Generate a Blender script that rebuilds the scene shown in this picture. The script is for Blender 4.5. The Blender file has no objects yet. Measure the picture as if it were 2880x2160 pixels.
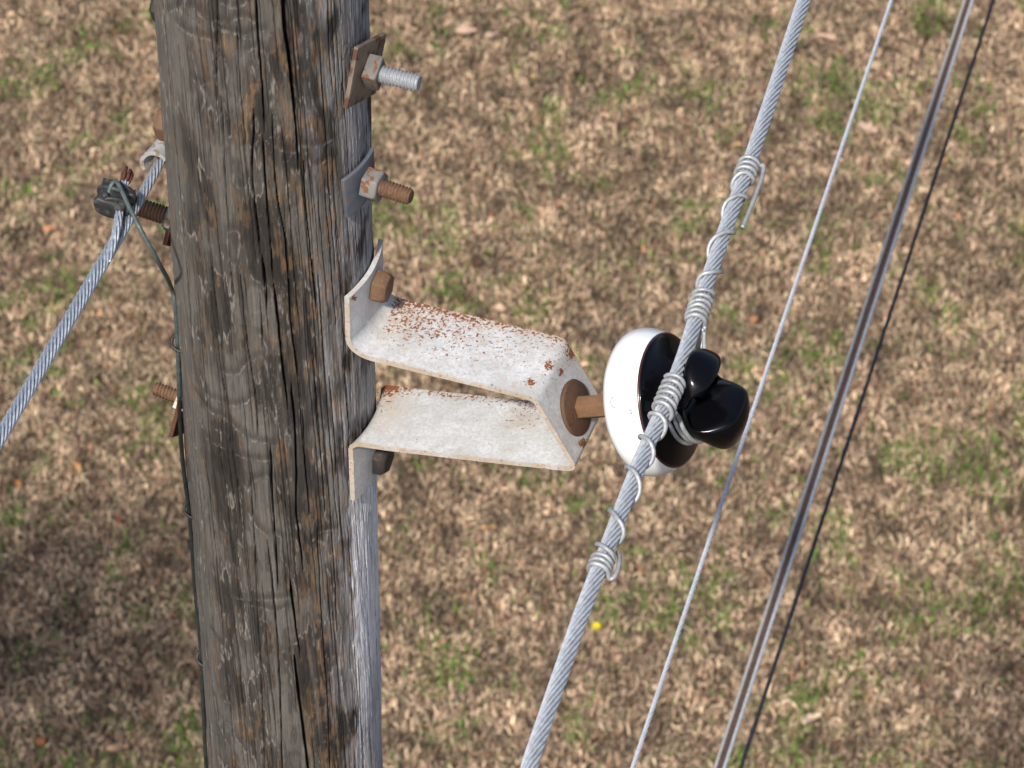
import bpy, bmesh, random
import numpy as np
from math import *
from mathutils import Vector, Matrix

# ------------------------------------------------------------------ camera
S = bpy.context.scene
FPX = 10160.0                                   # focal length in photo pixels (photo 2880 wide)
PITCH, ROLL = radians(45), asin(.0203)
CAM = np.array([0.26, -2.845, 9.3])
_R0 = np.array([1., 0, 0]); _U0 = np.array([0, sin(PITCH), cos(PITCH)]); FWD = np.array([0, cos(PITCH), -sin(PITCH)])
RGT = cos(ROLL) * _R0 + sin(ROLL) * _U0
UPV = cos(ROLL) * _U0 - sin(ROLL) * _R0
cd = bpy.data.cameras.new('camera'); cam = bpy.data.objects.new('camera', cd); S.collection.objects.link(cam)
cd.sensor_width = 36; cd.lens = FPX / 2880 * 36; cd.clip_start = .05; cd.clip_end = 1000
cam.matrix_world = Matrix(((RGT[0], UPV[0], -FWD[0], CAM[0]), (RGT[1], UPV[1], -FWD[1], CAM[1]),
                           (RGT[2], UPV[2], -FWD[2], CAM[2]), (0, 0, 0, 1)))
cd.dof.use_dof = True; cd.dof.focus_distance = 3.9; cd.dof.aperture_fstop = 16.0
S.camera = cam
# ------------------------------------------------------------------ sky, sun, exposure
SUN_AZ, SUN_EL = radians(-22), radians(49)      # azimuth from the camera side (-Y) towards +X
SUN = np.array([sin(SUN_AZ) * cos(SUN_EL), -cos(SUN_AZ) * cos(SUN_EL), sin(SUN_EL)])
wd = bpy.data.worlds.new('World'); S.world = wd; wd.use_nodes = True
nt = wd.node_tree; bg = nt.nodes['Background']
sk = nt.nodes.new('ShaderNodeTexSky'); sk.sky_type = 'NISHITA'; sk.sun_disc = False
sk.sun_elevation = SUN_EL; sk.sun_rotation = atan2(SUN[0], SUN[1]); sk.air_density = 1.0; sk.dust_density = 2.0; sk.ozone_density = 1.0
nt.links.new(sk.outputs[0], bg.inputs[0]); bg.inputs[1].default_value = .105
sl = bpy.data.lights.new('sun', 'SUN'); sl.energy = 3.7; sl.angle = radians(3.5); sl.color = (1, .945, .86)
so = bpy.data.objects.new('sun', sl); S.collection.objects.link(so); so.location = (-8, -8, 14)
so.rotation_euler = Vector(SUN).to_track_quat('Z', 'Y').to_euler()
S.view_settings.view_transform = 'Standard'; S.view_settings.look = 'None'
S.view_settings.exposure = 0.36; S.view_settings.gamma = 1; S.view_settings.use_curve_mapping = False

# ------------------------------------------------------------------ geometry helpers
random.seed(7); RNG = np.random.default_rng(11)
V3 = lambda *a: np.array(a, float)
unit = lambda v: np.asarray(v, float) / np.linalg.norm(v)
TH = radians(18.7)                              # the bracket leaves the pole to the right, a little towards the camera
D = V3(cos(TH), -sin(TH), 0); W = V3(sin(TH), cos(TH), 0); Z = V3(0, 0, 1)
PR = .11                                        # pole radius
def proj(p):
    d = np.asarray(p, float) - CAM; z = d @ FWD
    return V3(1440 + FPX * (d @ RGT) / z, 1080 - FPX * (d @ UPV) / z)
def ray(x, y): return FWD + RGT * (x - 1440) / FPX - UPV * (y - 1080) / FPX
def at_plane(x, y, p0, n):
    v = ray(x, y); return CAM + v * (((np.asarray(p0) - CAM) @ n) / (v @ n))
def at_z(x, y, z): return at_plane(x, y, V3(0, 0, z), Z)
def on_pole(x, y, r=PR):                        # -> (arc length from the camera side, height)
    v = ray(x, y); a = v[0]**2 + v[1]**2; b = 2 * (CAM[0]*v[0] + CAM[1]*v[1]); c = CAM[0]**2 + CAM[1]**2 - r*r
    q = max(b*b - 4*a*c, 0); p = CAM + v * ((-b - sqrt(q)) / (2*a))
    return atan2(p[0], -p[1]) * r, p[2]
def dwz(d, w, z): return D * d + W * w + Z * z

COL = S.collection
def mesh_np(name, v, f, smooth=True, sharp=None):
    me = bpy.data.meshes.new(name)
    v = np.ascontiguousarray(v, np.float32)
    if isinstance(f, np.ndarray):
        n, k = f.shape
        me.vertices.add(len(v)); me.vertices.foreach_set('co', v.ravel())
        me.loops.add(n * k); me.loops.foreach_set('vertex_index', np.ascontiguousarray(f, np.int32).ravel())
        me.polygons.add(n); me.polygons.foreach_set('loop_start', np.arange(0, n * k, k, dtype=np.int32))
        me.update(calc_edges=True); me.validate()
    else:
        me.from_pydata(v.tolist(), [], [tuple(map(int, q)) for q in f]); me.update()
    if smooth:
        me.polygons.foreach_set('use_smooth', np.ones(len(me.polygons), bool))
        if sharp: me.set_sharp_from_angle(angle=radians(sharp))
    return me
def tag(o, label=None, cat=None, group=None, kind=None):
    for k, x in (('label', label), ('category', cat), ('group', group), ('kind', kind)):
        if x: o[k] = x
    return o
def thing(name, loc, label, cat, group=None):
    o = bpy.data.objects.new(name, None); o.empty_display_size = .02; COL.objects.link(o); o.location = loc
    return tag(o, label, cat, group)
def obj(name, geo, mat, parent=None, smooth=True, sharp=35, bevel=0, origin=None, label=None):
    """geo = (verts in world space, faces); one mesh object, as a part of parent or top-level."""
    v, f = geo; v = np.asarray(v, float)
    org = np.zeros(3)
    q = parent
    while q is not None: org = org + np.array(q.location); q = q.parent
    if parent is None and origin is not None: org = np.asarray(origin, float)
    loc = np.zeros(3)
    if parent is None: loc = org
    me = mesh_np(name, v - org, f, smooth and not bevel, sharp)
    if bevel:
        bm = bmesh.new(); bm.from_mesh(me)
        bmesh.ops.recalc_face_normals(bm, faces=bm.faces)
        ed = [e for e in bm.edges if len(e.link_faces) == 2 and e.calc_face_angle() > radians(25)]
        bmesh.ops.bevel(bm, geom=ed, offset=bevel, segments=2, affect='EDGES', profile=.6, clamp_overlap=True)
        bm.to_mesh(me); bm.free()
        me.polygons.foreach_set('use_smooth', np.ones(len(me.polygons), bool)); me.set_sharp_from_angle(angle=radians(40))
    o = bpy.data.objects.new(name, me); COL.objects.link(o); o.location = loc
    if mat: me.materials.append(mat)
    if parent is not None: o.parent = parent
    if label: o['label'] = label
    return o
def recalc(o):
    bm = bmesh.new(); bm.from_mesh(o.data); bmesh.ops.recalc_face_normals(bm, faces=bm.faces); bm.to_mesh(o.data); bm.free(); return o
def join(*geos):
    V, F, n = [], [], 0
    for v, f in geos:
        V.append(np.asarray(v, float)); F += [tuple(int(i) + n for i in q) for q in f]; n += len(v)
    return np.concatenate(V), F
def frame(o, x, up=Z):
    """4x4: local X along x, local Z near up, origin o"""
    x = unit(x); y = np.cross(up, x); y = unit(y); z = np.cross(x, y)
    M = np.eye(4); M[:3, 0] = x; M[:3, 1] = y; M[:3, 2] = z; M[:3, 3] = o; return M
def xf(geo, M): return np.asarray(geo[0]) @ M[:3, :3].T + M[:3, 3], geo[1]
def grid_faces(n, m, wrap_m=True):
    i = np.arange(n - 1)[:, None]; j = np.arange(m if wrap_m else m - 1)[None, :]; k = (j + 1) % m
    return np.stack([(i*m + j), (i*m + k), ((i+1)*m + k), ((i+1)*m + j)], -1).reshape(-1, 4)
def lathe(prof, n=64):
    """prof [(axial x, radius)] -> around local X"""
    prof = np.array(prof); a = np.linspace(0, 2*pi, n, endpoint=False)
    v = np.stack([np.repeat(prof[:, 0][:, None], n, 1), prof[:, 1][:, None]*np.cos(a), prof[:, 1][:, None]*np.sin(a)], -1).reshape(-1, 3)
    return v, [tuple(q) for q in grid_faces(len(prof), n)]
def prism(n, af, x0, x1, rot=0, cham=.12):
    """n-gon nut/bolt head around local X, across-flats af, chamfered corners on the outer end"""
    rc = af / 2 / cos(pi/n); h = x1 - x0
    out = []
    for x, r in ((x0, rc), (x1 - cham*h, rc), (x1, rc * (1 - cham*.55))):
        out += [(x, r*cos(rot + 2*pi*k/n), r*sin(rot + 2*pi*k/n)) for k in range(n)]
    f = [tuple(q) for q in grid_faces(3, n)] + [tuple(range(n))[::-1], tuple(range(2*n, 3*n))]
    return np.array(out), f
def box(lo, hi):
    x0, y0, z0 = lo; x1, y1, z1 = hi
    v = np.array([(x0,y0,z0),(x1,y0,z0),(x1,y1,z0),(x0,y1,z0),(x0,y0,z1),(x1,y0,z1),(x1,y1,z1),(x0,y1,z1)], float)
    return v, [(0,3,2,1),(4,5,6,7),(0,1,5,4),(1,2,6,5),(2,3,7,6),(3,0,4,7)]
def thread(r, L, pitch=.0038, h=.0022, n=36):
    """threaded rod along local X from 0 to L, helical ridge, chamfered end with a shallow dimple"""
    m = int(L / pitch * 7); xs = np.linspace(0, L, m); a = np.linspace(0, 2*pi, n, endpoint=False)
    ph = (xs[:, None] / pitch - a[None, :] / (2*pi)) % 1
    rr = r - h * np.abs(2*ph - 1)**1.3
    lim = r - np.clip(xs - (L - .003), 0, 1)[:, None] * .9
    rr = np.minimum(rr, lim)
    v = np.stack([np.repeat(xs[:, None], n, 1), rr*np.cos(a), rr*np.sin(a)], -1).reshape(-1, 3)
    f = [tuple(q) for q in grid_faces(m, n)]
    e = np.stack([np.full(n, L - .0012), .55*r*np.cos(a), .55*r*np.sin(a)], -1)
    c = len(v); v = np.concatenate([v, e, [[L - .0018, 0, 0]]])
    f += [(c - n + k, c - n + (k+1) % n, c + (k+1) % n, c + k) for k in range(n)] + [(c + k, c + (k+1) % n, c + n) for k in range(n)]
    return v, f
def frames_along(P):
    P = np.asarray(P, float); T = np.gradient(P, axis=0); T /= np.linalg.norm(T, axis=1)[:, None]
    N = np.zeros_like(P); n = np.cross(T[0], V3(.31, -.7, .64)); n = unit(n)
    for i in range(len(P)):
        n = n - T[i] * (n @ T[i]); n = n / np.linalg.norm(n); N[i] = n
    return T, N, np.cross(T, N)
def tube(P, r, n=10, caps=True):
    P = np.asarray(P, float); T, N, B = frames_along(P); a = np.linspace(0, 2*pi, n, endpoint=False)
    r = np.broadcast_to(np.asarray(r, float), (len(P),))
    v = (P[:, None, :] + r[:, None, None]*(np.cos(a)[None, :, None]*N[:, None, :] + np.sin(a)[None, :, None]*B[:, None, :])).reshape(-1, 3)
    f = [tuple(q) for q in grid_faces(len(P), n)]
    if caps: f += [tuple(range(n))[::-1], tuple(range(len(v) - n, len(v)))]
    return v, f
def strand_cable(P, rc, N, pitch, hand=1, per=6):
    """a stranded cable: N wires laid helically round the core, as one twisted corrugated skin"""
    P = np.asarray(P, float); T, Nn, B = frames_along(P)
    s = np.concatenate([[0], np.cumsum(np.linalg.norm(np.diff(P, axis=0), axis=1))])
    rs = rc * sin(pi/N) / (1 + sin(pi/N)); rr = rc - rs
    n = N*per; k = np.arange(n); dl = ((k % per) / per - .5 + .5/per) * 2*pi/N
    prof = rr*np.cos(dl) + np.sqrt(np.maximum(rs**2 - (rr*np.sin(dl))**2, 0))
    prof = prof - 2.7*rs*(np.abs(dl)*N/pi)**3
    a = k * 2*pi/n
    ang = a[None, :] + hand * 2*pi*s[:, None]/pitch
    v = (P[:, None, :] + prof[None, :, None]*(np.cos(ang)[..., None]*Nn[:, None, :] + np.sin(ang)[..., None]*B[:, None, :])).reshape(-1, 3)
    f = [tuple(q) for q in grid_faces(len(P), n)] + [tuple(range(n))[::-1], tuple(range(len(v) - n, len(v)))]
    return v, f
def spline(pts, n=200):
    """Catmull-Rom through pts, n samples evenly by arc length"""
    p = np.asarray(pts, float); p = np.vstack([2*p[0] - p[1], p, 2*p[-1] - p[-2]]); out = []
    for i in range(1, len(p) - 2):
        for t in np.linspace(0, 1, 24, endpoint=False):
            a, b, c, d = p[i-1], p[i], p[i+1], p[i+2]
            out.append(.5*((2*b) + (c - a)*t + (2*a - 5*b + 4*c - d)*t*t + (3*b - a - 3*c + d)*t**3))
    out.append(p[-2]); out = np.array(out); s = np.concatenate([[0], np.cumsum(np.linalg.norm(np.diff(out, axis=0), axis=1))])
    q = np.linspace(0, s[-1], n); return np.stack([np.interp(q, s, out[:, k]) for k in range(3)], 1)
# gradient noise for the weathering of the wood and for the lawn
_G = np.random.default_rng(3); _PERM = np.concatenate([_G.permutation(512)]*2); _ANG = _G.uniform(0, 2*pi, 512)
def perlin(x, y, seed=0):
    x = np.asarray(x, float) + seed*17.3; y = np.asarray(y, float) - seed*9.7
    xi = np.floor(x).astype(int); yi = np.floor(y).astype(int); xf_ = x - xi; yf = y - yi
    def g(ix, iy, dx, dy):
        a = _ANG[_PERM[(_PERM[ix & 511] + iy) & 511]]; return np.cos(a)*dx + np.sin(a)*dy
    u = xf_**3*(xf_*(xf_*6 - 15) + 10); v = yf**3*(yf*(yf*6 - 15) + 10)
    a = g(xi, yi, xf_, yf); b = g(xi+1, yi, xf_-1, yf); c = g(xi, yi+1, xf_, yf-1); d = g(xi+1, yi+1, xf_-1, yf-1)
    return ((a + (b-a)*u) + ((c + (d-c)*u) - (a + (b-a)*u))*v) * 1.5
def fbm(x, y, o=3, seed=0, gain=.5):
    s = 0; a = 1; t = 0
    for k in range(o): s = s + a*perlin(x*2**k, y*2**k, seed + k); t += a; a *= gain
    return s / t
sst = lambda a, b, x: (lambda t: t*t*(3 - 2*t))(np.clip((x - a)/(b - a), 0, 1))

# ------------------------------------------------------------------ materials
def material(name, base=(.5, .5, .5), rough=.5, metal=0., spec=.5, coat=0.):
    m = bpy.data.materials.new(name); m.use_nodes = True; b = m.node_tree.nodes['Principled BSDF']
    b.inputs['Base Color'].default_value = (*base, 1); b.inputs['Roughness'].default_value = rough
    b.inputs['Metallic'].default_value = metal; b.inputs['Specular IOR Level'].default_value = spec
    b.inputs['Coat Weight'].default_value = coat
    return m
class N:
    """small node-tree helper"""
    def __init__(s, m): s.m = m; s.t = m.node_tree; s.b = s.t.nodes['Principled BSDF']
    def link(s, a, b): s.t.links.new(a, b)
    def coord(s, scale=(1, 1, 1)):
        c = s.t.nodes.new('ShaderNodeTexCoord'); mp = s.t.nodes.new('ShaderNodeMapping'); mp.inputs['Scale'].default_value = scale
        s.link(c.outputs['Object'], mp.inputs[0]); return mp.outputs[0]
    def noise(s, scale, detail=4, rough=.55, vec=None, dist=0):
        n = s.t.nodes.new('ShaderNodeTexNoise'); n.inputs['Scale'].default_value = scale; n.inputs['Detail'].default_value = detail
        n.inputs['Roughness'].default_value = rough; n.inputs['Distortion'].default_value = dist
        s.link(vec if vec is not None else s.coord(), n.inputs['Vector']); return n.outputs[0]
    def ramp(s, fac, stops):
        r = s.t.nodes.new('ShaderNodeValToRGB'); e = r.color_ramp.elements
        while len(e) < len(stops): e.new(.5)
        for k, (p, c) in zip(e, stops): k.position = p; k.color = (*c, 1) if len(c) == 3 else c
        s.link(fac, r.inputs[0]); return r.outputs[0]
    def attr(s, name):
        a = s.t.nodes.new('ShaderNodeAttribute'); a.attribute_name = name; return a
    def math(s, op, a, b=None, c=None):
        n = s.t.nodes.new('ShaderNodeMath'); n.operation = op
        for i, x in enumerate((a, b, c)):
            if x is None: continue
            if isinstance(x, (int, float)): n.inputs[i].default_value = x
            else: s.link(x, n.inputs[i])
        return n.outputs[0]
    def mix(s, fac, a, b, mode='MIX'):
        n = s.t.nodes.new('ShaderNodeMix'); n.data_type = 'RGBA'; n.blend_type = mode
        for i, x in ((0, fac), (6, a), (7, b)):
            if isinstance(x, (int, float)): n.inputs[i].default_value = x
            elif isinstance(x, tuple): n.inputs[i].default_value = (*x, 1)
            else: s.link(x, n.inputs[i])
        return n.outputs[2]
    def bump(s, h, strength=.3, dist=.001):
        b = s.t.nodes.new('ShaderNodeBump'); b.inputs['Strength'].default_value = strength; b.inputs['Distance'].default_value = dist
        s.link(h, b.inputs['Height']); s.link(b.outputs[0], s.b.inputs['Normal'])
    def col(s, c): s.link(c, s.b.inputs['Base Color'])
    def rough(s, r): s.link(r, s.b.inputs['Roughness'])
def worn_metal(name, clean_a, clean_b, rust_a, rust_b, amount, scale=220, metal=.0, rough=.55, bump=.25):
    """metal skin with rust breaking through; amount 0..1 is the share of rust"""
    m = material(name, clean_a, rough, 0); n = N(m)
    base = n.mix(n.ramp(n.noise(60, 5), [(.3, (0, 0, 0)), (.7, (1, 1, 1))]), clean_a, clean_b)
    rust = n.mix(n.noise(500, 3), rust_a, rust_b)
    k = n.noise(scale, 5, .6)
    t = .72 - .45*amount
    mask = n.ramp(k, [(max(t - .03, 0), (0, 0, 0)), (min(t + .03, 1), (1, 1, 1))])
    n.col(n.mix(mask, base, rust)); n.rough(n.ramp(mask, [(0, (rough,)*3), (1, (.85,)*3)]))
    if metal: n.link(n.math('MULTIPLY', n.math('SUBTRACT', 1.0, mask), metal), n.b.inputs['Metallic'])
    n.bump(n.math('ADD', k, n.math('MULTIPLY', n.noise(900, 3), .5)), bump, .0012)
    return m
RUST_A, RUST_B = (.30, .13, .045), (.13, .05, .02)
M = {}
M['rust'] = worn_metal('rusty_steel', (.30, .16, .07), (.22, .105, .045), (.36, .19, .09), (.12, .05, .022), .5, 160, rough=.75)
M['rust_bolt'] = worn_metal('brown_rusted_bolt', (.17, .088, .042), (.11, .055, .028), (.25, .15, .09), (.07, .036, .022), .4, 260, rough=.7, bump=.3)
M['galv_bolt'] = worn_metal('galvanised_bolt', (.40, .42, .44), (.29, .305, .325), (.20, .18, .17), (.27, .24, .21), .25, 300, metal=.25, rough=.5)
M['galv_nut'] = worn_metal('stained_galvanised_nut', (.10, .105, .11), (.17, .155, .14), (.19, .085, .035), RUST_B, .36, 130, rough=.6)
M['galv_nut2'] = worn_metal('galvanised_hex_nut', (.13, .14, .155), (.21, .195, .175), (.20, .09, .035), RUST_B, .38, 150, rough=.55)
M['brown_plate'] = worn_metal('brown_stained_plate', (.19, .145, .105), (.125, .092, .066), (.11, .05, .026), (.07, .033, .02), .42, 55, rough=.65)
M['grey_plate'] = worn_metal('blue_grey_plate', (.09, .105, .13), (.15, .165, .19), RUST_A, RUST_B, .3, 45, rough=.5, metal=.2)
M['dark_iron'] = worn_metal('dark_iron', (.022, .021, .021), (.045, .04, .036), (.06, .038, .025), (.03, .022, .018), .35, 120, rough=.6)
M['lead'] = worn_metal('dull_grey_clamp', (.028, .030, .031), (.055, .055, .053), (.018, .018, .018), (.09, .09, .09), .32, 150, rough=.5, metal=.3)
M['red_rust'] = worn_metal('dark_red_rust', (.09, .025, .012), (.06, .018, .01), (.14, .04, .02), (.05, .02, .012), .5, 300, rough=.85)
def cable_mat(name, a, b, metal=.45, rough=.42):
    m = material(name, a, rough, metal); n = N(m)
    n.col(n.mix(n.ramp(n.noise(170, 5, .65), [(.36, (0, 0, 0)), (.66, (1, 1, 1))]), a, b))
    n.rough(n.ramp(n.noise(300, 3), [(.3, (rough - .08,)*3), (.7, (rough + .2,)*3)])); n.bump(n.noise(900, 3), .12, .0006); return m
M['alu'] = cable_mat('weathered_aluminium', (.46, .485, .525), (.66, .69, .73))
M['tie'] = cable_mat('soft_aluminium_tie', (.31, .32, .33), (.46, .47, .48), .35, .45)
M['steel_strand'] = cable_mat('galvanised_strand', (.36, .40, .46), (.58, .63, .70), .5, .36)
M['thin_alu'] = cable_mat('pale_thin_wire', (.50, .525, .57), (.66, .685, .73), .3, .5)
M['patina'] = cable_mat('green_grey_copper', (.06, .082, .08), (.11, .145, .14), .2, .5)
M['black_wire'] = cable_mat('black_sheath', (.014, .015, .018), (.045, .048, .054), 0, .45)
M['brown_wire'] = cable_mat('brown_sheath', (.065, .036, .025), (.12, .07, .05), 0, .5)
M['grey_wire'] = cable_mat('pale_grey_sheath', (.30, .29, .265), (.42, .41, .385), 0, .45)
M['blue_wire'] = cable_mat('blue_grey_bare_wire', (.36, .37, .39), (.52, .53, .55), .2, .5)
M['staple'] = cable_mat('dark_staple', (.03, .028, .027), (.07, .065, .06), .3, .45)
M['white'] = material('white_porcelain', (.86, .87, .88), .12, 0, .5, .6); M['white'].node_tree.nodes['Principled BSDF'].inputs['Coat Roughness'].default_value = .05
M['black'] = material('black_porcelain', (.003, .003, .004), .15, 0, .22, 0)
n = N(M['black']); n.bump(n.noise(60, 3), .05, .001); n.rough(n.ramp(n.noise(80, 3), [(.3, (.12,)*3), (.75, (.2,)*3)]))
n = N(M['white']); n.col(n.mix(n.ramp(n.noise(35, 4), [(.4, (0, 0, 0)), (.8, (1, 1, 1))]), (.86, .87, .88), (.78, .80, .81)))
M['ink'] = material('pale_blue_stamp', (.035, .085, .14), .6)
M['ink2'] = material('faint_cyan_stamp', (.17, .25, .27), .6)
# bracket: weathered zinc, speckled with rust where the attribute says so
m = material('speckled_galvanised_steel', (.6, .6, .6), .55); n = N(m)
zinc = n.mix(n.ramp(n.noise(38, 6, .62), [(.32, (0, 0, 0)), (.68, (1, 1, 1))]), (.50, .50, .495), (.66, .67, .685))
zinc = n.mix(n.ramp(n.noise(260, 4, .7), [(.42, (0, 0, 0)), (.72, (1, 1, 1))]), zinc, (.42, .41, .395))
zinc = n.mix(n.math('MULTIPLY', n.ramp(n.noise(24, 5, .6, dist=.6), [(.45, (0, 0, 0)), (.72, (1, 1, 1))]), .55), zinc, (.36, .345, .315))
stain = n.math('MULTIPLY', n.attr('stain').outputs['Fac'], n.ramp(n.noise(70, 4), [(.3, (.25,)*3), (.7, (1,)*3)]))
zinc = n.mix(stain, zinc, (.46, .32, .17))
k = n.math('ADD', n.noise(300, 4, .62, dist=.4), n.math('MULTIPLY', n.attr('rust').outputs['Fac'], .42))
mask = n.ramp(k, [(.745, (0, 0, 0)), (.785, (1, 1, 1))])
halo = n.math('MULTIPLY', n.ramp(n.math('ADD', n.noise(110, 3, .5), n.math('MULTIPLY', n.attr('rust').outputs['Fac'], .42)), [(.68, (0, 0, 0)), (.82, (1, 1, 1))]), .32)
zinc = n.mix(halo, zinc, (.42, .25, .12))
n.col(n.mix(mask, zinc, n.mix(n.noise(420, 3), (.27, .095, .032), (.13, .042, .018))))
n.rough(n.ramp(mask, [(0, (.5,)*3), (1, (.9,)*3)])); n.bump(n.math('ADD', n.noise(500, 4), mask), .22, .0009); M['zinc'] = m
# wood: colour and relief of the weathering are computed with the mesh, the node part adds grain
m = material('weathered_pole_wood', (.1, .09, .08), .85, 0, .25); n = N(m)
gv = n.coord((420, 420, 9)); grain = n.noise(1, 5, .6, gv); fine = n.noise(1, 4, .6, n.coord((1100, 1100, 60)))
c = n.mix(1.0, n.attr('wood').outputs['Color'], n.ramp(grain, [(.25, (.76,)*3), (.5, (1,)*3), (.78, (1.26, 1.25, 1.22))]), 'MULTIPLY')
c = n.mix(1.0, c, n.ramp(fine, [(.3, (.82,)*3), (.7, (1.2,)*3)]), 'MULTIPLY')
n.col(c); n.bump(n.math('ADD', grain, n.math('MULTIPLY', fine, .5)), .35, .001); M['wood'] = m
# lawn
m = material('thatch_soil', (.1, .07, .05), .95, 0, .2); n = N(m)
n.col(n.ramp(n.noise(9, 9, .72), [(.3, (.04, .028, .019)), (.5, (.085, .06, .04)), (.7, (.15, .106, .064))])); n.bump(n.noise(60, 6), .6, .02); M['soil'] = m
def blade_mat(name, rough=.7):
    m = material(name, (.3, .2, .1), rough, 0, .25); n = N(m); n.col(n.attr('tint').outputs['Color']); return m
M['dead'] = blade_mat('dry_grass'); M['green'] = blade_mat('green_grass', .6)

# ------------------------------------------------------------------ ground and lawn
gv, gf = box((-150, -150, -.3), (150, 150, 0)); tag(obj('ground', (gv, gf), M['soil'], smooth=False), kind='structure')
def blades(name, xy, Lr, Hr, Wr, tint, mat):
    n = len(xy); a = RNG.uniform(0, 2*pi, n); L = RNG.uniform(*Lr, n); H = RNG.uniform(*Hr, n)*RNG.uniform(.3, 1, n); Wd = RNG.uniform(*Wr, n)
    dx = np.stack([np.cos(a), np.sin(a)], 1); cu = RNG.uniform(-.45, .45, n)
    px = np.stack([-np.sin(a), np.cos(a)], 1); tw = RNG.uniform(-.8, .8, n)
    v = np.zeros((n, 5, 3))
    z0 = RNG.uniform(0, .012, n)
    def pt(t, side, h):
        c = xy + dx*(L*t)[:, None] + px*(cu*L*t*t + side*Wd*(1 - .25*t))[:, None]
        return np.concatenate([c, (z0 + h + side*tw*Wd)[:, None]], 1)
    v[:, 0] = pt(0, -.5, 0*H); v[:, 1] = pt(0, .5, 0*H); v[:, 2] = pt(.5, -.5, H); v[:, 3] = pt(.5, .5, H); v[:, 4] = pt(1, 0, H*RNG.uniform(.1, 1.1, n))
    b = (np.arange(n)*5)[:, None]
    f = np.concatenate([b + np.array([0, 1, 3]), b + np.array([0, 3, 2]), b + np.array([2, 3, 4])])
    me = mesh_np(name, v.reshape(-1, 3), f, False); at = me.color_attributes.new('tint', 'FLOAT_COLOR', 'POINT')
    c = np.ones((n, 5, 4), np.float32); c[:, :, :3] = tint[:, None, :]; at.data.foreach_set('color', c.ravel())
    o = bpy.data.objects.new(name, me); COL.objects.link(o); me.materials.append(mat); return o
def pick(n, pal, wts, var=.22):
    pal = np.array(pal); k = RNG.choice(len(pal), n, p=np.array(wts)/sum(wts)); c = pal[k]*RNG.uniform(1 - var, 1 + var, (n, 1)); return c
core = np.stack([RNG.uniform(-2.7, 3.1, 400000), RNG.uniform(3.9, 9.3, 400000)], 1)
rim = np.stack([RNG.uniform(-9, 10, 130000), RNG.uniform(-3, 16, 130000)], 1)
rim = rim[~((rim[:, 0] > -2.7) & (rim[:, 0] < 3.1) & (rim[:, 1] > 3.9) & (rim[:, 1] < 9.3))]
def green_mask(p): return fbm(p[:, 0]*2.6, p[:, 1]*2.6, 3, 5) + .55*fbm(p[:, 0]*10, p[:, 1]*10, 2, 8)
def dry_tint(p):
    n = len(p); c = pick(n, [(.73, .545, .36), (.46, .32, .21), (.27, .178, .122), (.26, .22, .14), (.34, .165, .092), (.10, .070, .050)], [17, 25, 23, 13, 4, 18])
    g = .36*fbm(p[:, 0]*2.8, p[:, 1]*2.8, 2, 22) + .85*fbm(p[:, 0]*8, p[:, 1]*8, 3, 21); return c * (1 + 1.1*g)[:, None].clip(.4, 1.7)
tag(blades('dry_grass', core, (.010, .040), (.010, .042), (.0026, .0058), dry_tint(core), M['dead']), 'short dry straw-brown grass covering the ground', 'grass', kind='stuff')
tag(blades('dry_grass', rim, (.05, .12), (.006, .04), (.006, .012), dry_tint(rim), M['dead']), 'dry straw-brown grass of the lawn further out', 'grass', kind='stuff')
gp = np.concatenate([np.stack([RNG.uniform(-2.7, 3.1, 260000), RNG.uniform(3.9, 9.3, 260000)], 1)])
gm = green_mask(gp); gp = gp[RNG.uniform(0, 1, len(gp)) < sst(.08, .46, gm)*.95 + .03]
gt = pick(len(gp), [(.115, .23, .028), (.07, .14, .022), (.19, .31, .05), (.16, .165, .06)], [5, 4, 2, 4])
tag(blades('green_grass', gp, (.010, .035), (.014, .048), (.0026, .0058), gt, M['green']), 'scattered tufts of low green grass among the dry blades', 'grass', kind='stuff')

# crumbs of dead leaf, too many and too small to count
lq = np.stack([RNG.uniform(-2.7, 3.1, 700), RNG.uniform(3.9, 9.3, 700)], 1)
lt = pick(700, [(.50, .24, .11), (.56, .36, .20), (.30, .13, .07), (.60, .45, .32), (.18, .10, .06)], [4, 4, 3, 3, 2])
tag(blades('leaf_litter', lq, (.012, .034), (.018, .034), (.006, .015), lt, M['dead']), 'tiny orange and brown crumbs of dead leaf in the grass', 'leaf litter', kind='stuff')
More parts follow.
